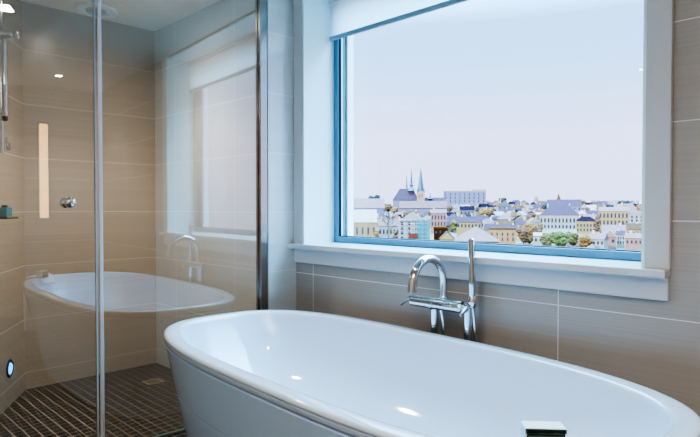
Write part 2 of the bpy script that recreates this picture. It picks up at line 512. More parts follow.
led = thing('wall_spotlight', 'small round blue light low on the slanted shower wall', 'light', on_slant(.300, 0, .213), SWZ)
M = Matrix.Rotation(-PI / 2, 4, 'X')
bm = bmesh.new(); lathe(bm, [(.052, 0), (.052, .006), (.044, .009), (.034, .004), (.01, .004)], 32, (0, 0, 0), 0, M)
obj('bezel', bm, plain('dark_blue_bezel', rgb(20, 50, 110), .2, metal=.7), led, autosmooth=35)
bm = bmesh.new(); lathe(bm, [(.033, .004), (.030, .009), (.016, .013), (.003, .0135)], 28, (0, 0, 0), 0, M)
obj('lens', bm, M_blue_led, led, smooth=True)

# ------------------------------------------------------------------ bathtub
TCX, TCY, TA, TB, TZ = 2.500, -.440, 1.062, .478, .60
TROT = math.radians(-3.2)
NEXP = 3.0
def ring_pts(a, b, z, N=160, n=NEXP):
    out = []
    for k in range(N):
        t = 2 * PI * k / N
        c, s = math.cos(t), math.sin(t)
        out.append((math.copysign(abs(c) ** (2 / n), c) * a, math.copysign(abs(s) ** (2 / n), s) * b, z))
    return out
def loft(bm, rings, cap0=False, cap1=False):
    R = [[bm.verts.new(p) for p in r] for r in rings]
    N = len(R[0])
    for a, b in zip(R, R[1:]):
        for k in range(N): bm.faces.new((a[k], a[(k + 1) % N], b[(k + 1) % N], b[k]))
    if cap0: bm.faces.new(R[0])
    if cap1: bm.faces.new(R[-1])

tub = thing('bathtub', 'white freestanding oval bathtub with a broad rounded rim under the window', 'bathtub', (TCX, TCY, 0), TROT)
prof = [(.030, .030, .583), (.002, .002, .583), (0, 0, .5845), (0, 0, .590), (.0015, .0015, .595), (.005, .005, .5985), (.012, .012, .600),
        (.048, .048, .600), (.057, .057, .598), (.063, .063, .593), (.067, .067, .583), (.072, .070, .565), (.092, .080, .52), (.125, .100, .455), (.165, .132, .395), (.215, .176, .345),
        (.275, .226, .305), (.35, .280, .272), (.45, .335, .248), (.58, .385, .234), (.74, .42, .228), (.90, .45, .226)]
bm = bmesh.new()
loft(bm, [ring_pts(TA - da, TB - db, z, n=NEXP if da < .3 else 2.3) for da, db, z in prof], cap1=True)
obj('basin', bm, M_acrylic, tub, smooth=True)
bm = bmesh.new()
loft(bm, [ring_pts(TA - d, TB - d, z) for d, z in ((.03, .5825), (.0015, .5825), (.001, .580), (.002, .568), (.004, .5635), (.03, .5625))])
obj('rim_band', bm, plain('rim_band_shaded_acrylic', rgb(190, 206, 226), .12, coat=.3), tub, autosmooth=50)  # outer lip face greyed by colour to imitate its shade
prof = [(.030, .5615), (.030, .5575), (.008, .5575), (.004, .555), (.005, .550)]
def sk(z): return .005 + (.55 - z) * .20
for z in (.50, .45, .40, .358, .3545): prof.append((sk(z), z))
prof += [(sk(.354) + .010, .354), (sk(.3515) + .010, .3515), (sk(.351), .351)]
for z in (.34, .28, .2, .1, .02): prof.append((sk(z), z))
prof.append((sk(.02) + .004, 0.001))
bm = bmesh.new()
loft(bm, [ring_pts(TA - d, TB - d, z) for d, z in prof], cap1=True)
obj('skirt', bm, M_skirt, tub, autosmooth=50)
bm = bmesh.new(); lathe(bm, [(.020, .226), (.020, .231), (.016, .234), (.004, .235)], 28)
obj('drain_plug', bm, M_chrome, tub, autosmooth=35)

# ------------------------------------------------------------------ floor-standing tub filler
FX0, FX1, FYY, FZ = 2.416, 2.588, .105, .713
fa = thing('bath_faucet', 'chrome floor-standing bath faucet with arched spout between tub and window', 'faucet', (0, 0, 0))
for x in (FX0, FX1):
    bm = bmesh.new()
    tube(bm, [(x, FYY, .004), (x, FYY, FZ)], .0175, 24)
    lathe(bm, [(.036, .0005), (.036, .008), (.028, .012), (.0175, .013)], 28, (x, FYY, 0))
    obj('leg', bm, M_chrome, fa, autosmooth=40)
bm = bmesh.new()
tube(bm, [(FX0 - .05, FYY, FZ), (FX1 + .012, FYY, FZ)], .021, 24)
tube(bm, [(FX0 - .115, FYY - .028, FZ + .014), (FX1 - .01, FYY - .028, FZ + .014)], .0155, 24)
obj('mixer_body', bm, M_chrome, fa, autosmooth=40)
# front thermostat barrel, split by a collar
bm = bmesh.new()
tube(bm, [(FX0 - .105, FYY - .034, FZ), (FX0 - .100, FYY - .034, FZ), (FX0 + .005, FYY - .034, FZ)], [.013, .0195, .0195], 24)
tube(bm, [(FX0 + .018, FYY - .034, FZ), (FX1 - .012, FYY - .034, FZ), (FX1 - .004, FYY - .034, FZ)], [.0205, .0205, .014], 24)
tube(bm, [(FX0 + .003, FYY - .034, FZ), (FX0 + .020, FYY - .034, FZ)], .0235, 24)
obj('thermostat_barrel', bm, M_chrome, fa, autosmooth=40)
# levers at both ends
bm = bmesh.new()
tube(bm, [(FX0 - .106, FYY - .034, FZ + .004), (FX0 - .118, FYY - .052, FZ + .004), (FX0 - .128, FYY - .078, FZ - .014)], [.009, .0075, .006], 14)
obj('lever', bm, M_chrome, fa, autosmooth=40)
bm = bmesh.new()
tube(bm, [(FX1 - .004, FYY - .034, FZ), (FX1 + .016, FYY - .034, FZ), (FX1 + .010, FYY - .07, FZ - .022)], [.010, .009, .0065], 14)
obj('lever', bm, M_chrome, fa, autosmooth=40)
bm = bmesh.new(); lathe(bm, [(.006, 0), (.006, .022), (.010, .026), (.010, .030), (.002, .031)], 16, (FX0 - .105, FYY - .028, FZ + .026))
obj('diverter_pin', bm, M_chrome, fa, autosmooth=40)
# spout
bm = bmesh.new()
R, sx = .107, 2.463
pts = [(sx, FYY, FZ + .01), (sx, FYY, FZ + .05), (sx, FYY, FZ + .095)]
rad = [.0165, .0160, .0160]
for k in range(1, 19):
    a = PI * k / 18
    pts.append((sx, FYY - R + R * math.cos(a), FZ + .097 + R * math.sin(a))); rad.append(.0160 + .0035 * k / 18)
pts.append((sx, FYY - 2 * R - .002, FZ + .097 - .022)); rad.append(.0198)
pts.append((sx, FYY - 2 * R - .002, FZ + .097 - .026)); rad.append(.0140)
tube(bm, pts, rad, 24)
obj('spout', bm, M_chrome, fa, autosmooth=50)
bm = bmesh.new(); lathe(bm, [(.022, 0), (.022, .012), (.016, .020)], 24, (sx, FYY, FZ + .014))
obj('spout_collar', bm, M_chrome, fa, autosmooth=40)
# hand shower holder
HX = 2.606
bm = bmesh.new()
tube(bm, [(FX1 + .004, FYY + .004, FZ + .012), (HX, FYY + .004, FZ + .03)], .012, 16)
lathe(bm, [(.017, FZ + .004), (.021, FZ + .012), (.021, FZ + .045), (.016, FZ + .052)], 24, (HX, FYY + .004, 0))
obj('handset_holder', bm, M_chrome, fa, autosmooth=40)
hh = thing('hand_shower', 'slim chrome stick hand shower standing upright in the bath faucet holder', 'hand shower', (HX, FYY + .004, 0))
bm = bmesh.new()
tube(bm, [(0, 0, FZ + .040), (0, 0, FZ + .056), (.0, 0, FZ + .15), (-.003, 0, FZ + .20), (-.006, 0, FZ + .288), (-.006, 0, FZ + .291)], [.0115, .0145, .0145, .0130, .0132, .010], 22)
obj('stick', bm, M_chrome, hh, autosmooth=40)
bm = bmesh.new()
hp = [Vector((0, 0, FZ + .02)), Vector((.006, .002, FZ - .03)), Vector((.012, .004, FZ - .12)), Vector((.010, .010, FZ - .30)), Vector((-.02, .02, FZ - .48)), Vector((-.075, .015, FZ - .56)),
      Vector((-.13, 0.0, FZ - .50)), Vector((-.135, -.002, FZ - .30)), Vector((-.140, -.004, FZ - .12)), Vector((-.150, -.012, FZ - .02))]
fine = []
for i in range(len(hp) - 1):
    p0, p1, p2, p3 = hp[max(i - 1, 0)], hp[i], hp[i + 1], hp[min(i + 2, len(hp) - 1)]
    for q in range(8):
        u = q / 8
        fine.append(.5 * ((2 * p1) + (p2 - p0) * u + (2 * p0 - 5 * p1 + 4 * p2 - p3) * u * u + (3 * p1 - p0 - 3 * p2 + p3) * u ** 3))
fine.append(hp[-1])
tube(bm, fine, .0062, 12)
obj('hose', bm, plain('chrome_hose', (.7, .72, .75, 1), .18, metal=1), hh, autosmooth=60)

# dark green bottle standing on the near rim of the tub
gb = thing('bath_bottle', 'square dark green bottle with bright chrome top on the near tub rim', 'bottle', (3.342, -.745, .6005), math.radians(41))
obj('bottle_body', boxbm(-.041, -.021, 0, .041, .021, .040), M_dkgreen, gb, bevel=.003)
obj('bottle_cap', boxbm(-.0415, -.0215, .0405, .0415, .0215, .052), M_dkgreen, gb, bevel=.002)
obj('cap_plate', boxbm(-.041, -.021, .0525, .041, .021, .0545), plain('pale_cap_plate', rgb(225, 245, 242), .15), gb)
for s in (-1, 1):
    obj('edge_trim', boxbm(s * .0425 - .0015, -.0222, 0, s * .0425 + .0015, .0222, .0535), M_chrome, gb)

# ------------------------------------------------------------------ lamps in the room
def spot(name, loc, power, color, angle=110, blend=1.0, size=.05, parent=None):
    l = bpy.data.lights.new(name, 'SPOT'); l.energy = power; l.color = color
    l.spot_size = math.radians(angle); l.spot_blend = blend; l.shadow_soft_size = size
    o = bpy.data.objects.new(name, l); COL.objects.link(o); o.location = loc
    if parent: o.parent = parent
    return o
WARM = (1.0, .92, .82)
def downlight(x, y, label, power, col=WARM, angle=120, group=None):
    t = thing('ceiling_downlight', label, 'downlight', (x, y, CEIL), 0, group)
    bm = bmesh.new(); lathe(bm, [(.050, 0), (.050, -.004), (.046, -.006), (.036, -.002)], 28)
    obj('trim_ring', bm, M_steel, t, autosmooth=35)
    bm = bmesh.new(); lathe(bm, [(.034, -.0005), (.034, -.003), (.003, -.0035)], 24)
    obj('lens', bm, M_lamp, t)
    spot('lamp', (0, 0, -.03), power, col, angle, parent=t)
    return t
LAB = 'added fill downlight in the unseen bathroom ceiling behind the camera'
downlight(4.60, -.35, 'round recessed downlight above the right end of the bathtub', 12)
for x, y in ((4.5, -1.6), (4.5, -2.7), (3.2, -2.8), (2.1, -2.8)):  # unseen fill lamps added to brighten the room
    downlight(x, y, LAB, 7.5, group='added fill downlights')
# rectangular downlight above the near side of the tub
rl = thing('ceiling_downlight', 'small rectangular recessed downlight above the near side of the bathtub', 'downlight', (2.75, -1.05, CEIL), math.radians(20))
bm = bmesh.new()
box(bm, -.08, -.045, -.005, .08, -.035, 0); box(bm, -.08, .035, -.005, .08, .045, 0); box(bm, -.08, -.035, -.005, -.07, .035, 0); box(bm, .07, -.035, -.005, .08, .035, 0)
obj('trim_ring', bm, M_steel, rl)
obj('lens', boxbm(-.07, -.035, -.003, .07, .035, -.0005), M_lamp, rl)
spot('lamp', (0, 0, -.03), 9, WARM, 130, parent=rl)
# fill light added in the shower, its fixture made up and out of view
sd = downlight(.76, -.52, 'added fill downlight in the unseen part of the shower ceiling', 7, (1.0, .92, .80), 165)
spot('lamp', (0, 0, -.045), 23, (1.0, .90, .76), 98, size=.06, parent=sd)
# glowing fill panel added behind the camera to brighten the room
lp = thing('fill_light_panel', 'large added fill panel overhead, unseen behind the camera', 'fill light', (4.0, -2.45, CEIL))
bm = bmesh.new(); box(bm, -1.1, -.62, -.03, 1.1, .62, 0)
obj('panel_frame', bm, M_trim, lp)
obj('diffuser', boxbm(-1.07, -.59, -.034, 1.07, .59, -.0305), M_panel, lp)

# vertical warm wall light on the end wall (seen only reflected in the shower glass)
wl = thing('wall_light', 'tall slim warm wall light on the end wall beyond the bathtub', 'wall light', (XR - .0, -.36, 1.0))
obj('back_plate', boxbm(-.02, -.055, 0, -.001, .055, 1.03), M_steel, wl)
obj('diffuser', boxbm(-.045, -.04, .02, -.0205, .04, 1.01), M_strip, wl, bevel=.006)

# white towel over the right end of the tub (seen reflected in the shower glass)
def towel():
    bm = bmesh.new()
    W = 26; cols = []
    path = [(-.115, -.06), (-.095, -.03), (-.08, -.008), (-.06, .002), (-.03, .004), (0.0, .004), (.012, -.02), (.014, -.10), (.016, -.24), (.012, -.42)]
    grid = []
    for j in range(W):
        t = math.radians(-38 + 24 * j / (W - 1))
        c_, s_ = math.cos(t), math.sin(t)
        bx_, by_ = abs(c_) ** (2 / NEXP) * TA, -abs(s_) ** (2 / NEXP) * TB
        nrm = Vector(((bx_ / TA) ** (NEXP - 1) / TA, -((-by_ / TB) ** (NEXP - 1)) / TB)).normalized()
        row = []
        for i, (u, z) in enumerate(path):
            hang = max(0, i - 5)
            off = u + .004 * hang * math.sin(j * 1.1 + i * .3) * .6 + (.012 if hang else 0)
            row.append(bm.verts.new((bx_ + nrm.x * off, by_ + nrm.y * off, TZ + z + .006 + .002 * math.sin(j * 1.7))))
        grid.append(row)
    for a, b in zip(grid, grid[1:]):
        for k in range(len(path) - 1): bm.faces.new((a[k], a[k + 1], b[k + 1], b[k]))
    o = obj('bath_towel', bm, M_towel, None, smooth=True)
    o.location = (TCX, TCY, 0); o.rotation_euler = (0, 0, TROT)
    md = o.modifiers.new('solid', 'SOLIDIFY'); md.thickness = .006; md.offset = 1
    md = o.modifiers.new('sub', 'SUBSURF'); md.levels = 1; md.render_levels = 1
    return tag(o, 'white towel draped over the right end of the bathtub', 'towel')
towel()

# ------------------------------------------------------------------ the town outside
def at(px, D, z=0.0):
    p = CAM + FWD * D + RGT * ((px - 350) / F_PX * D)
    return Vector((p.x, p.y, z))
def zz(py, D):
    return CAM.z - (py - HORIZON) / F_PX * D

GROUND = [(0, -32), (60, -32), (150, -27), (230, None, 262), (300, None, 249), (420, None, 233), (520, None, 224), (600, None, 218), (700, None, 213.5), (800, None, 210.5), (900, None, 208.5), (1000, None, 207.5), (1150, -20), (2500, -60)]
GT = [(g[0], g[1] if g[1] is not None else zz(g[2], g[0])) for g in GROUND]
def ground(D):
    for (d0, z0), (d1, z1) in zip(GT, GT[1:]):
        if D <= d1: return z0 + (z1 - z0) * (D - d0) / (d1 - d0)
    return GT[-1][1]
bm = bmesh.new()
rows = []
for D in [4, 20, 60, 100, 150, 190, 230, 260, 300, 340, 380, 420, 470, 520, 560, 600, 650, 700, 750, 800, 850, 900, 950, 1000, 1070, 1150, 1500, 2500]:
    r = []
    for k in range(-24, 25):
        p = CAM + FWD * D + RGT * (D * .95 * k / 24 + k * 1.2)
        r.append(bm.verts.new((p.x, p.y, ground(D) - .3 + (noise.noise(Vector((p.x * .02, p.y * .02, 0))) * 1.0 if D > 100 else 0))))
    rows.append(r)
for a, b in zip(rows, rows[1:]):
    for k in range(48): bm.faces.new((a[k], a[k + 1], b[k + 1], b[k]))
M_hill = plain('hillside', rgb(80, 66, 50), .9, var=.25, vscale=.05)
struct('hillside', bm, M_hill)

# wall and roof colours
WALLS = {'white': rgb(236, 228, 226), 'cream': rgb(240, 218, 188), 'pink': rgb(238, 206, 198), 'ochre': rgb(222, 182, 138), 'lavender': rgb(214, 206, 224), 'grey': rgb(200, 198, 206), 'peach': rgb(244, 214, 186), 'brown': rgb(150, 112, 70)}
ROOFS = {'slate blue': rgb(140, 118, 140), 'lavender grey': rgb(204, 166, 172), 'dark slate': rgb(84, 70, 90), 'brown': rgb(160, 128, 112), 'pale': rgb(240, 208, 206), 'red': rgb(186, 110, 96), 'ochre brown': rgb(140, 98, 50)}
def dim(c, k, g):
    return tuple(k * x ** g for x in c[:3]) + (1,)
MW = {k: plain('render_' + k, dim(v, .27, 2.1), .9, var=.14, vscale=.5, spec=0) for k, v in WALLS.items()}
MR = {k: plain('roof_' + k.replace(' ', '_'), dim(v, .24, 1.25), .9, var=.28, vscale=.45, spec=0) for k, v in ROOFS.items()}
M_wpane = plain('dark_window_glass', rgb(34, 34, 52), .25)
M_chim = plain('chimney_brick', rgb(168, 124, 108), .9, var=.1, vscale=1)
M_stone = plain('pink_stone', rgb(140, 98, 80), .85, var=.08, vscale=.2)
M_spire = plain('slate_spire', rgb(30, 52, 78), .5, var=.08, vscale=.3)
M_net = plain('teal_netting', rgb(0, 92, 98), .7, var=.12, vscale=.6)
M_pole = plain('scaffold_tube', rgb(150, 150, 160), .5, metal=.3)

def gable_roof(w, d, ez, rz, along='x', ov=.4):
    """roof prism in local coordinates (x = facade width, y = depth)"""
    bm = bmesh.new()
    X, Y = w / 2 + ov, d / 2 + ov
    if along == 'x':
        P = [(-X, -Y, ez), (X, -Y, ez), (X, Y, ez), (-X, Y, ez), (-X, 0, rz), (X, 0, rz)]
        F = [(0, 1, 5, 4), (2, 3, 4, 5), (0, 4, 3), (1, 2, 5), (3, 2, 1, 0)]
    elif along == 'y':
        P = [(-X, -Y, ez), (X, -Y, ez), (X, Y, ez), (-X, Y, ez), (0, -Y, rz), (0, Y, rz)]
        F = [(0, 4, 5, 3), (1, 2, 5, 4), (0, 1, 4), (2, 3, 5), (3, 2, 1, 0)]
    else:  # hipped
        h = min(X, Y) * .9
        if X >= Y: r0, r1 = (-X + h, 0, rz), (X - h, 0, rz)
        else: r0, r1 = (0, -Y + h, rz), (0, Y - h, rz)
        P = [(-X, -Y, ez), (X, -Y, ez), (X, Y, ez), (-X, Y, ez), r0, r1]
        F = [(0, 1, 5, 4), (2, 3, 4, 5), (3, 0, 4), (1, 2, 5), (3, 2, 1, 0)] if X >= Y else [(0, 1, 4), (1, 2, 5, 4), (2, 3, 5), (3, 0, 4, 5), (3, 2, 1, 0)]
    v = [bm.verts.new(p) for p in P]
    for f in F: bm.faces.new([v[i] for i in f])
    return bm

FOOT = []
def rect(c, w, d, rz):
    ux, uy = Vector((math.cos(rz), math.sin(rz))), Vector((-math.sin(rz), math.cos(rz)))
    return (Vector((c[0], c[1])), ux, uy, w / 2, d / 2)
def clash(a, b):
    t = b[0] - a[0]
    for ax in (a[1], a[2], b[1], b[2]):
        ra = a[3] * abs(a[1].dot(ax)) + a[4] * abs(a[2].dot(ax))
        rb_ = b[3] * abs(b[1].dot(ax)) + b[4] * abs(b[2].dot(ax))
        if abs(t.dot(ax)) > ra + rb_: return False
    return True
FACE = PI / 4  # local -y towards the camera when rz = FACE
def building(label, px0, px1, y_ridge, y_eave, D, wall='white', roof='slate blue', kind='x', depth=None, turn=0, wins=None, chim=1, y_base=None, name='town_house', cat='house', group=None, winsize=None, ov=.3):
    cx = (px0 + px1) / 2
    w = (px1 - px0) / F_PX * D
    d = depth or max(8, w * .6)
    g = ground(D) - 2.5 if y_base is None else zz(y_base, D) - .5
    # facade direction: perpendicular to the line of sight at this place, plus a turn
    c = at(cx, D, g)
    view = Vector((c.x - CAM.x, c.y - CAM.y))
    rz = math.atan2(view.y, view.x) - PI / 2 + math.radians(turn)
    t = thing(name, label, cat, c, rz, group)
    r_ = rect(c, w + .7, d + .7, rz)
    for q in FOOT:
        if clash(r_, q): print('HAND CLASH', label)
    FOOT.append(r_)
    ez, rzz = zz(y_eave, D) - g, zz(y_ridge, D) - g
    wo = obj('wall', boxbm(-w / 2, -d / 2, 0, w / 2, d / 2, ez), MW[wall], t)
    if kind == 'flat':
        bm = bmesh.new(); box(bm, -w / 2 - .2, -d / 2 - .2, ez, w / 2 + .2, d / 2 + .2, max(ez + .5, rzz))
        ro = obj('roof', bm, MR[roof], t)
    else:
        ro = obj('roof', gable_roof(w, d, ez, rzz, kind, ov), MR[roof], t)
        if kind == 'y':
            bm = bmesh.new()
            vs = [bm.verts.new(p) for p in ((-w / 2, -d / 2 - ov - .02, ez), (w / 2, -d / 2 - ov - .02, ez), (0, -d / 2 - ov - .02, rzz - .3))]
            bm.faces.new(vs)
            obj('gable', bm, MW[wall], wo)
    for k in range(chim):
        x = -w * .3 + k * w * .55
        obj('chimney', boxbm(x - .5, -.5, ez, x + .5, .5, rzz + 1.2), M_chim, ro)
    if wins:
        nx, nz, ztop, zbot = wins
        zt, zb = zz(ztop, D) - g, zz(zbot, D) - g
        ww = winsize or min(1.3, w / nx * .45)
        hh_ = (zt - zb) / nz * .62
        for i in range(nx):
            for j in range(nz):
                x = -w / 2 + w * (i + .5) / nx
                z = zb + (zt - zb) * (j + .5) / nz
                obj('window', boxbm(x - ww / 2, -d / 2 - .12, z - hh_ / 2, x + ww / 2, -d / 2 + .05, z + hh_ / 2), M_wpane, wo)
    return t

B = building
# --- left side
B('long hall with a pale lavender slate roof at the far left of the skyline', 348, 384, 198.5, 208, 540, 'lavender', 'lavender grey', 'x', depth=22, y_base=224, name='town_hall', cat='building')
B('broad pale building with tall slit windows at the lower left of the window', 338, 376, 209.5, 222, 330, 'cream', 'pale', 'x', depth=20, wins=(7, 1, 224.5, 236), chim=0, winsize=1.0, name='apartment_building', cat='building')
B('low white house beside the bare tree at lower left', 377, 398.5, 219, 226, 368, 'white', 'lavender grey', 'x', wins=(6, 1, 228, 235), turn=12)
# --- scaffolded building with netting
sb = B('white gabled building wrapped in scaffolding with teal netting', 399, 427, 212, 221, 330, 'white', 'pale', 'y', depth=16, wins=(4, 4, 221, 239), chim=0, name='apartment_building', cat='building')
D = 330; g = ground(D) - 2.5
w = 28 / F_PX * D
bm = bmesh.new()
zt, zb = zz(219, D) - g, zz(240, D) - g
for k in range(5): box(bm, w * .12 + k * w * .095, -9.0, zb, w * .12 + k * w * .095 + w * .082, -8.9, zt - (k % 2) * .8)
obj('netting', bm, M_net, sb)
bm = bmesh.new()
for k in range(6):
    z = zb + (zt - zb) * k / 5
    box(bm, -w * .48, -9.3, z, w * .52, -9.2, z + .12)
for k in range(6):
    x = -w * .48 + w * k / 5
    box(bm, x, -9.3, 0, x + .12, -9.2, zt)
obj('scaffold', bm, M_pole, sb)
obj('awning', boxbm(-w * .15, -9.6, zz(237.5, D) - g, w * .16, -9.25, zz(232.8, D) - g), MR['red'], sb)

# --- cathedral
D = 700
def spire(bm, x, y, z0, zt, r, seg=8, bulb=False):
    prof = [(r, z0), (r * .96, z0 + .02 * (zt - z0))]
    if bulb: prof += [(r * 1.7, z0 + .05 * (zt - z0)), (r * 1.2, z0 + .14 * (zt - z0)), (r * .62, z0 + .22 * (zt - z0)), (r * .8, z0 + .30 * (zt - z0)), (r * .5, z0 + .40 * (zt - z0))]
    prof += [(.12, zt)]
    lathe(bm, prof, seg, (x, y, 0))
g = ground(D) - 3
cc = at(418, D, g)
view = Vector((cc.x - CAM.x, cc.y - CAM.y))
ca = thing('cathedral', 'cathedral with dark needle spires rising above the rooftops', 'cathedral', cc, math.atan2(view.y, view.x) - PI / 2)
FOOT.append(rect(cc, 66, 40, math.atan2(view.y, view.x) - PI / 2))
def cx_(px): return (px - 418) / F_PX * D
def cz(py): return zz(py, D) - g
obj('nave_wall', boxbm(cx_(393), -2, 0, cx_(419), 16, cz(200)), MW['lavender'], ca)
bm = gable_roof(cx_(419) - cx_(393), 18, cz(200), cz(188.5), 'hip', .5)
bmesh.ops.translate(bm, verts=bm.verts, vec=(cx_(406), 7, 0)); obj('nave_roof', bm, MR['slate blue'], ca)
bm = boxbm(cx_(424), -3, 0, cx_(444), 12, cz(204)); obj('choir_wall', bm, MW['grey'], ca)
bm = gable_roof(cx_(444) - cx_(424), 16, cz(204), cz(197.5), 'x', .4)
bmesh.ops.translate(bm, verts=bm.verts, vec=(cx_(434), 4, 0)); obj('choir_roof', bm, MR['slate blue'], ca)
bm = boxbm(cx_(400), -14, 0, cx_(446), -4, cz(208)); obj('aisle_wall', bm, MW['lavender'], ca)
bm = gable_roof(cx_(446) - cx_(400), 11, cz(208), cz(201), 'x', .4)
bmesh.ops.translate(bm, verts=bm.verts, vec=(cx_(423), -9, 0)); obj('aisle_roof', bm, MR['lavender grey'], ca)
bm = boxbm(cx_(417), -6, 0, cx_(424.5), 3, cz(191.5)); obj('stone_tower', bm, M_stone, ca)
bm = bmesh.new(); spire(bm, cx_(420.7), -1.5, cz(191.5), cz(167.5), 3.9); obj('spire', bm, M_spire, ca)
for px in (417.6, 423.9):
    bm = bmesh.new(); lathe(bm, [(.8, cz(193)), (.8, cz(190.5)), (.05, cz(188))], 6, (cx_(px), -5.5, 0)); obj('pinnacle', bm, M_spire, ca)
bm = bmesh.new(); spire(bm, cx_(411.3), 4, cz(192), cz(168.5), 2.7, bulb=True); obj('spire', bm, M_spire, ca)
bm = boxbm(cx_(409.3), 1.5, cz(201), cx_(413.3), 6.5, cz(191.8)); obj('crossing_tower', bm, MR['slate blue'], ca)
bm = bmesh.new(); spire(bm, cx_(406.5), 9, cz(190), cz(174), 1.5, bulb=True); obj('spire', bm, M_spire, ca)
for k in range(5):
    px = 402 + k * 2.9
    bm = bmesh.new(); box(bm, cx_(px), -2.15, cz(201.5), cx_(px) + 1.2, -1.95, cz(200.2)); obj('window', bm, M_wpane, ca)
bm = bmesh.new(); spire(bm, cx_(430), 0, cz(199), cz(192.5), 1.9, bulb=True); obj('turret', bm, M_spire, ca)
for px in (419.2, 421.8):
    obj('window', boxbm(cx_(px) - .5, -6.15, cz(198), cx_(px) + .5, -5.95, cz(194)), M_wpane, ca)

# --- middle
bk = B('long pale modern block standing above the town on the skyline', 444, 485, 191, 192, 800, 'lavender', 'pale', 'flat', depth=25, wins=(9, 3, 193, 203), chim=0, y_base=210, name='office_building', cat='building')
D = 800; g = zz(210, D) - .5
obj('roof_storey', boxbm((472 - 464.5) / F_PX * D, -12, zz(192, D) - g, (485 - 464.5) / F_PX * D, 10, zz(189.7, D) - g), MW['white'], bk)
B('pale pink facade with two rows of windows right of the teal netting', 431, 446, 209, 213, 425, 'pink', 'lavender grey', 'x', wins=(5, 2, 214, 227))
B('brown flat block below the pink facade', 434, 447, 227, 228.5, 300, 'brown', 'ochre brown', 'flat', chim=0, wins=(3, 1, 230, 234))
B('cream gable end just left of the stick hand shower', 440, 454, 231, 238.5, 270, 'cream', 'brown', 'y', depth=14, chim=0)
B('large barn with a broad faded lilac-brown roof behind the stick hand shower', 455, 497, 226.5, 240, 292, 'cream', 'lavender grey', 'hip', depth=22, chim=0, ov=.8)
B('cream house with a row of windows under a slate roof, left of the barn roof', 457, 481, 216.5, 222, 360, 'cream', 'slate blue', 'x', wins=(7, 1, 223, 228))
B('dark slate roofed house below the modern block', 460, 474, 206, 210, 560, 'grey', 'dark slate', 'x', wins=(4, 1, 211, 215))
B('ochre building with plain facade beside the brown trees', 490, 515, 227.5, 229, 318, 'peach', 'brown', 'flat', depth=16, wins=(5, 2, 231, 241), chim=0, name='apartment_building', cat='building', winsize=.7)
B('small pale hut among the brown trees', 534, 543, 232.5, 235.5, 290, 'white', 'pale', 'x', wins=(2, 1, 237, 242), chim=0)
B('long white building with a blue slate roof in the middle of the hillside', 541, 578, 205, 215, 480, 'white', 'slate blue', 'hip', depth=18, wins=(11, 2, 217, 230), chim=2, name='apartment_building', cat='building')
B('cream block with a dark slate roof right of the long white building', 577, 595, 216.5, 221, 420, 'cream', 'dark slate', 'hip', wins=(6, 2, 223, 232))
B('narrow brown tower house beside the green hedge', 595.5, 600, 214, 218, 440, 'ochre', 'brown', 'hip', wins=(1, 3, 219, 232), chim=0)
B('cream terrace with many windows above the green hedge', 600, 627, 207, 211, 470, 'cream', 'lavender grey', 'x', depth=15, wins=(8, 2, 212, 226))
B('white gable house at the lower right beside a lilac roof', 591, 606, 233, 239, 290, 'white', 'lavender grey', 'x', wins=(4, 1, 240, 245), turn=-15)
B('pale gable end house at the lower right', 604, 616, 229.5, 237, 300, 'pink', 'pale', 'y', chim=0, wins=(2, 1, 238, 243))
B('small white house left of the pink one at the lower right', 617.5, 624.5, 230.5, 234.5, 312, 'white', 'slate blue', 'x', wins=(3, 2, 235.5, 244))
B('pink house with a lilac roof at the lower right corner of the window', 627, 650, 233, 238, 290, 'pink', 'lavender grey', 'x', wins=(6, 1, 239.5, 244), name='town_house')
B('white block at the right edge of the window', 631, 652, 211.5, 214, 435, 'white', 'pale', 'flat', wins=(5, 3, 215, 226), chim=0, name='apartment_building', cat='building')
B('house with a domed lilac roof near the right edge', 619, 637, 203.5, 212, 560, 'lavender', 'lavender grey', 'hip', wins=(5, 1, 212.5, 217))
B('dark blue gabled house on the skyline right of the modern block', 498, 511, 200, 206, 700, 'grey', 'dark slate', 'y', wins=(3, 1, 206.5, 210))
B('broad slate roofed hall on the skyline above the long white building', 548, 580, 199.5, 206, 640, 'lavender', 'slate blue', 'x', depth=18, wins=(8, 1, 207, 211), chim=2)
# small churches
for px, D, yt, lab, mw, ms in ((558.5, 880, 193.5, 'small church with a reddish pointed tower on the skyline', M_stone, MR['red']), (536, 900, 195.5, 'small pale tower standing on the skyline left of the red church', MW['white'], MR['lavender grey'])):
    g = ground(D) - 2; c = at(px, D, g)
    t = thing('church', lab, 'church', c, FACE)
    obj('tower', boxbm(-3.2, -3.2, 0, 3.2, 3.2, zz(200, D) - g), mw, t)
    bm = bmesh.new(); lathe(bm, [(4.2, zz(200, D) - g), (2.4, zz(198, D) - g), (.1, zz(yt, D) - g)], 8); obj('spire', bm, ms, t)
    obj('nave', boxbm(3.2, -4, 0, 16, 4, zz(203.5, D) - g), mw, t)
    bm = gable_roof(13, 8, zz(203.5, D) - g, zz(200.8, D) - g, 'x'); bmesh.ops.translate(bm, verts=bm.verts, vec=(9.6, 0, 0)); obj('nave_roof', bm, ms, t)

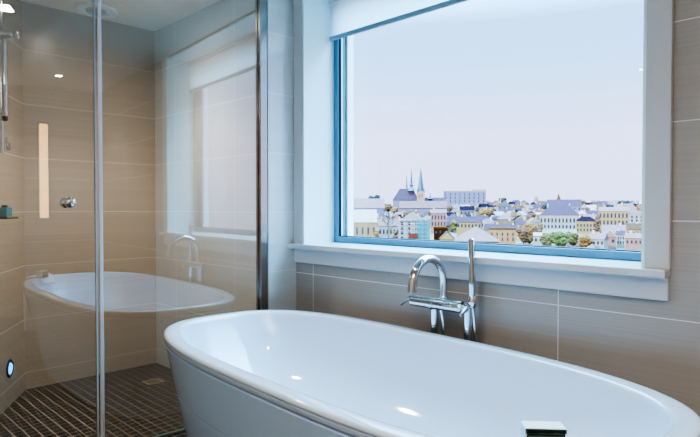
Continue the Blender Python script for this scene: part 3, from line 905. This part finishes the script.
# --- trees
LEAF = {'olive': plain('olive_leaves', rgb(62, 54, 12), .9, var=.35, vscale=.6), 'ochre': plain('ochre_leaves', rgb(98, 62, 22), .9, var=.3, vscale=.6), 'dark': plain('dark_leaves', rgb(28, 32, 38), .9, var=.3, vscale=.6), 'green': plain('green_leaves', rgb(50, 58, 8), .9, var=.3, vscale=.6), 'russet': plain('russet_leaves', rgb(76, 46, 24), .9, var=.3, vscale=.6)}
M_bark = plain('bark', rgb(92, 76, 54), .9, var=.2, vscale=2)
def tree(px, y_top, y_bot, wpx, D, leaf, label, name='tree', cat='tree', group=None):
    zt, zb = zz(y_top, D), zz(y_bot, D)
    w = wpx / F_PX * D
    t = thing(name, label, cat, at(px, D, zb), random.uniform(0, 6), group)
    h = zt - zb
    r_ = rect(at(px, D), w * .9, w * .9, FACE)
    for q in FOOT:
        if clash(r_, q): print('TREE CLASH', label)
    FOOT.append(r_)
    bm = bmesh.new()
    for k in range(12 + int(4 * w / max(h, 1))):
        a = random.uniform(0, 2 * PI); r = random.uniform(0, .36) * w
        zc = h * random.uniform(.18, .76)
        rr = random.uniform(.17, .30) * min(w, h * 1.2)
        mm = Matrix.Translation((r * math.cos(a), r * math.sin(a), zc)) @ Matrix.Diagonal((1, 1, min(1, (h - zc) / rr * .95 + .1), 1))
        res = bmesh.ops.create_icosphere(bm, subdivisions=3, radius=rr, matrix=mm)
        for v in res['verts']:
            v.co += (v.co - Vector((r * math.cos(a), r * math.sin(a), zc))) * (noise.noise(v.co * 1.3 + Vector((px, 0, k))) * .45)
    obj('crown', bm, LEAF[leaf], t)
    bm = bmesh.new(); tube(bm, [(0, 0, -2), (.02 * w, 0, h * .3), (0, 0, h * .6)], [w * .04, w * .03, w * .02], 8)
    obj('trunk', bm, M_bark, t)
    return t
def bare_tree(px, y_top, y_bot, D, label):
    zt, zb = zz(y_top, D), zz(y_bot, D); h = zt - zb
    t = thing('bare_tree', label, 'tree', at(px, D, zb), .4)
    tr, br = bmesh.new(), bmesh.new()
    tube(tr, [(0, 0, -3), (.1, 0, h * .3), (0, .1, h * .6), (.1, 0, h * .9)], [.42, .34, .24, .1], 8)
    def grow(p, d, L, r, n):
        q = p + d * L
        tube(br, [p, p.lerp(q, .5) + Vector((random.uniform(-.1, .1),) * 3) * L * .5, q], [r, r * .8, r * .55], 5, caps=False)
        if n == 0: return
        for _ in range(3):
            e = (d + Vector((random.uniform(-.8, .8), random.uniform(-.8, .8), random.uniform(-.15, .5)))).normalized()
            grow(p.lerp(q, random.uniform(.5, 1)), e, L * .66, r * .55, n - 1)
    for k in range(13):
        a = k * 2.4; z = h * (.28 + .6 * k / 13)
        d = Vector((math.cos(a), math.sin(a), .65)).normalized()
        grow(Vector((0, 0, z)), d, h * .26 * (1.15 - .6 * k / 13), .12, 3)
    obj('trunk', tr, M_bark, t); obj('branches', br, LEAF['dark'], t)
bare_tree(388.5, 209.5, 238, 270, 'bare spreading tree standing alone at the lower left of the window')
tree(376, 227, 240, 7, 290, 'ochre', 'small ochre bush left of the bare tree')
tree(395.5, 228, 240, 6, 290, 'russet', 'small russet bush right of the bare tree')
tree(377, 194.8, 200, 7, 620, 'dark', 'dark round tree behind the long hall on the left skyline')
tree(371, 195.6, 200, 6, 640, 'dark', 'paler twin tree left of the dark round tree on the left skyline')
tree(388, 203, 211, 13, 600, 'russet', 'russet trees left of the cathedral')
tree(395, 206.5, 212, 9, 560, 'ochre', 'ochre tree below the cathedral nave')
tree(484, 208, 219, 13, 500, 'ochre', 'ochre tree below the long modern block')
tree(454, 219, 230, 9, 330, 'olive', 'olive tree between the pink facade and the barn')
tree(524, 221, 244, 14, 300, 'russet', 'tall russet tree right of the ochre building')
tree(530, 218, 243, 14, 330, 'ochre', 'tall ochre tree in the middle of the brown clump')
tree(538, 222, 236, 12, 320, 'russet', 'shorter russet tree left of the long white building')
tree(549, 231, 247, 15, 275, 'olive', 'olive hedge tree below the left end of the long white building')
tree(561, 230.5, 247, 15, 262, 'green', 'green hedge tree below the middle of the long white building')
tree(573, 231.5, 247, 13, 290, 'olive', 'olive hedge tree below the right end of the long white building')
tree(586, 233, 247, 13, 280, 'ochre', 'ochre tree below the cream block')
tree(607, 226.5, 235, 17, 380, 'green', 'bright green hedge below the cream terrace')
tree(620, 225, 234, 10, 385, 'russet', 'russet bush right of the green hedge')
tree(624, 200.5, 206, 13, 760, 'dark', 'dark tree clump on the right skyline')
tree(502, 197.8, 203, 9, 860, 'dark', 'dark tree on the skyline above the blue gabled house')
tree(597, 217, 232, 7, 400, 'russet', 'russet tree beside the narrow brown tower house')

BUSH = [(405, 211.5, 5, 520, 'ochre', 'ochre bush among the roofs right of the bare tree'), (449, 206, 7, 610, 'russet', 'russet bush right of the cathedral choir'),
        (468, 213, 6, 450, 'dark', 'dark bush below the dark slate roofed house'), (493, 207, 7, 600, 'russet', 'russet bush left of the blue gabled house'),
        (509, 214, 7, 520, 'ochre', 'ochre bush above the ochre building'), (519, 208, 8, 590, 'dark', 'dark bush on the middle slope right of the blue gabled house'),
        (531, 212, 9, 500, 'russet', 'russet bush above the brown tree clump'), (587, 206.5, 7, 600, 'russet', 'russet bush above the cream block'),
        (610, 204, 8, 690, 'dark', 'dark bush above the cream terrace'), (641, 205, 8, 650, 'ochre', 'ochre bush near the right edge below the skyline'),
        (545, 203.8, 6, 720, 'dark', 'dark bush left of the broad slate roofed hall'), (583, 200.5, 6, 800, 'russet', 'russet bush right of the broad slate roofed hall'),
        (429, 211, 5, 470, 'olive', 'olive bush above the pink facade'), (641, 231, 12, 330, 'russet', 'russet bush above the pink house at the lower right')]
for px, yt, wp, D, lf, lab in BUSH:
    tree(px, yt, yt + wp * .9, wp, D, lf, lab, 'bush', 'bush')
# --- filler houses: prototypes, then copies along the slope
PROTO = {}
def proto(wall, roof, kind, near):
    key = (wall, roof, kind, near)
    if key in PROTO: return PROTO[key]
    w, d, ez, rz = 10.0, 9.0, 8.0, 12.0
    parts = [('wall', boxbm(-w / 2, -d / 2, -6, w / 2, d / 2, ez), MW[wall]), ('roof', gable_roof(w, d, ez, rz, kind, .35), MR[roof]), ('chimney', boxbm(2.2, -.5, ez, 3.2, .5, rz + .9), M_chim)]
    if kind == 'y':
        bm = bmesh.new(); bm.faces.new([bm.verts.new(p) for p in ((-w / 2, -d / 2 - .38, ez), (w / 2, -d / 2 - .38, ez), (0, -d / 2 - .38, rz - .3))]); parts.append(('gable', bm, MW[wall]))
    if near:
        for i in range(3):
            for j in range(2):
                x = -w / 2 + w * (i + .5) / 3; z = 2.2 + j * 3.2
                parts.append(('window', boxbm(x - .6, -d / 2 - .1, z - .8, x + .6, -d / 2 + .05, z + .8), M_wpane))
    out = []
    for nm, bm, m in parts:
        me = bpy.data.meshes.new(nm); bmesh.ops.recalc_face_normals(bm, faces=bm.faces); bm.to_mesh(me); bm.free(); me.materials.append(m)
        out.append((nm, me))
    PROTO[key] = out
    return out

ROWS = [(930, 200.2, 'on the farthest skyline', False), (840, 201.6, 'just below the skyline', False), (740, 204.2, 'on the upper slope of the town', False), (640, 207.6, 'on the middle slope of the town', False), (560, 211.0, 'in the middle of the town', True),
        (490, 214.6, 'on the lower slope of the town', True), (430, 218.8, 'in the nearer rows of the town', True), (375, 224.0, 'in the near row of the town', True), (325, 231.0, 'at the foot of the town', True)]
# spans (px) kept free in front of hand-built things, by depth
KEEP = {375: [(372, 447), (457, 481), (541, 600)], 325: [(336, 399), (399, 428), (431, 460), (455, 518), (534, 545), (589, 652)], 430: [(425, 448), (541, 645)], 490: [(541, 580), (600, 652)], 560: [(346, 386), (458, 476), (615, 640)], 640: [(386, 448), (546, 582)], 740: [(386, 448), (496, 513)], 840: [(352, 446)], 930: [(340, 446), (554, 564), (532, 541)]}
wall_keys = ['white', 'cream', 'lavender', 'pink', 'white', 'cream', 'grey', 'peach']
roof_keys = ['slate blue', 'lavender grey', 'dark slate', 'slate blue', 'brown', 'lavender grey', 'pale']
for D, yr, where, near in ROWS:
    x = 340.0
    while x < 656:
        wpx = random.uniform(8, 14) / F_PX * D and random.uniform(8.5, 13.5) * F_PX / D
        cxp = x + wpx / 2
        x += wpx * random.uniform(.92, 1.12)
        if any(a - wpx * .3 < cxp < b + wpx * .3 for a, b in KEEP.get(D, [])): continue
        wl_, rf_, kd_ = random.choice(wall_keys), random.choice(roof_keys), random.choice(['x', 'x', 'x', 'y', 'hip'])
        for attempt in range(14):
            dd = D + random.uniform(-14, 14) * (1 + attempt * .25)
            top = zz(yr + random.uniform(-1.2, 1.4) * 640 / D * .8, dd)
            s = wpx / F_PX * D / 10.0 * (1 - .015 * attempt)
            c = at(cxp, dd, top - 12.0 * s)
            view = Vector((c.x - CAM.x, c.y - CAM.y))
            rz = math.atan2(view.y, view.x) - PI / 2 + math.radians(random.choice([0, 0, 10, -12, 25, -30]))
            r_ = rect(c, 10.9 * s, 9.9 * s, rz)
            if not any(clash(r_, q) for q in FOOT): break
        else: continue
        FOOT.append(r_)
        kn = {'x': 'ridged', 'y': 'gable-fronted', 'hip': 'hip-roofed'}[kd_]
        lab = '%s %s house with %s roof %s' % (wl_, kn, rf_, where)
        t = thing('town_house', lab, 'house', c, rz, 'houses ' + where)
        t.scale = (s, s, s)
        made = {}
        for nm, me in proto(wl_, rf_, kd_, near):
            o = bpy.data.objects.new(nm, me); COL.objects.link(o)
            o.parent = made['roof'] if nm == 'chimney' else made['wall'] if nm in ('window', 'gable') else t
            made[nm] = o

# ------------------------------------------------------------------ sky and sun
w = bpy.data.worlds.new('sky'); SC.world = w; w.use_nodes = True
nt = w.node_tree
bg = nt.nodes['Background']
tc = nt.nodes.new('ShaderNodeTexCoord')
sp = nt.nodes.new('ShaderNodeSeparateXYZ'); nt.links.new(tc.outputs['Generated'], sp.inputs[0])
rp = nt.nodes.new('ShaderNodeValToRGB')
els = rp.color_ramp.elements
els[0].position = 0.0; els[0].color = (.58, .65, 1.0, 1)
els[1].position = 1.0; els[1].color = (.22, .70, 1.0, 1)
e = els.new(.12); e.color = (.60, .67, 1.0, 1)
e = els.new(.24); e.color = (.36, .62, 1.0, 1)
e = els.new(.36); e.color = (.30, .60, .98, 1)
nt.links.new(sp.outputs['Z'], rp.inputs[0])
st = math_node(nt, 'ADD', math_node(nt, 'MULTIPLY', math_node(nt, 'MAXIMUM', math_node(nt, 'SUBTRACT', sp.outputs['Z'], .3), 0.0), 13.0), .55)
SKY = 1.0
nt.links.new(rp.outputs[0], bg.inputs['Color'])
nt.links.new(math_node(nt, 'MULTIPLY', st, SKY), bg.inputs['Strength'])
sl = bpy.data.lights.new('sun', 'SUN'); sl.energy = 2.6; sl.angle = math.radians(3); sl.color = (1, .93, .82)
so = bpy.data.objects.new('sun', sl); COL.objects.link(so)
dirv = Vector((.15, .95, -.62)).normalized()
so.rotation_euler = dirv.to_track_quat('-Z', 'Y').to_euler()

# ------------------------------------------------------------------ render look
SC.view_settings.view_transform = 'AgX'
SC.view_settings.look = 'AgX - High Contrast'
SC.view_settings.exposure = 1.95
cy = SC.cycles
cy.use_denoising = True
cy.max_bounces = 10; cy.diffuse_bounces = 5; cy.glossy_bounces = 6; cy.transparent_max_bounces = 16
cy.sample_clamp_indirect = 8.0
cy.caustics_reflective = False; cy.caustics_refractive = False
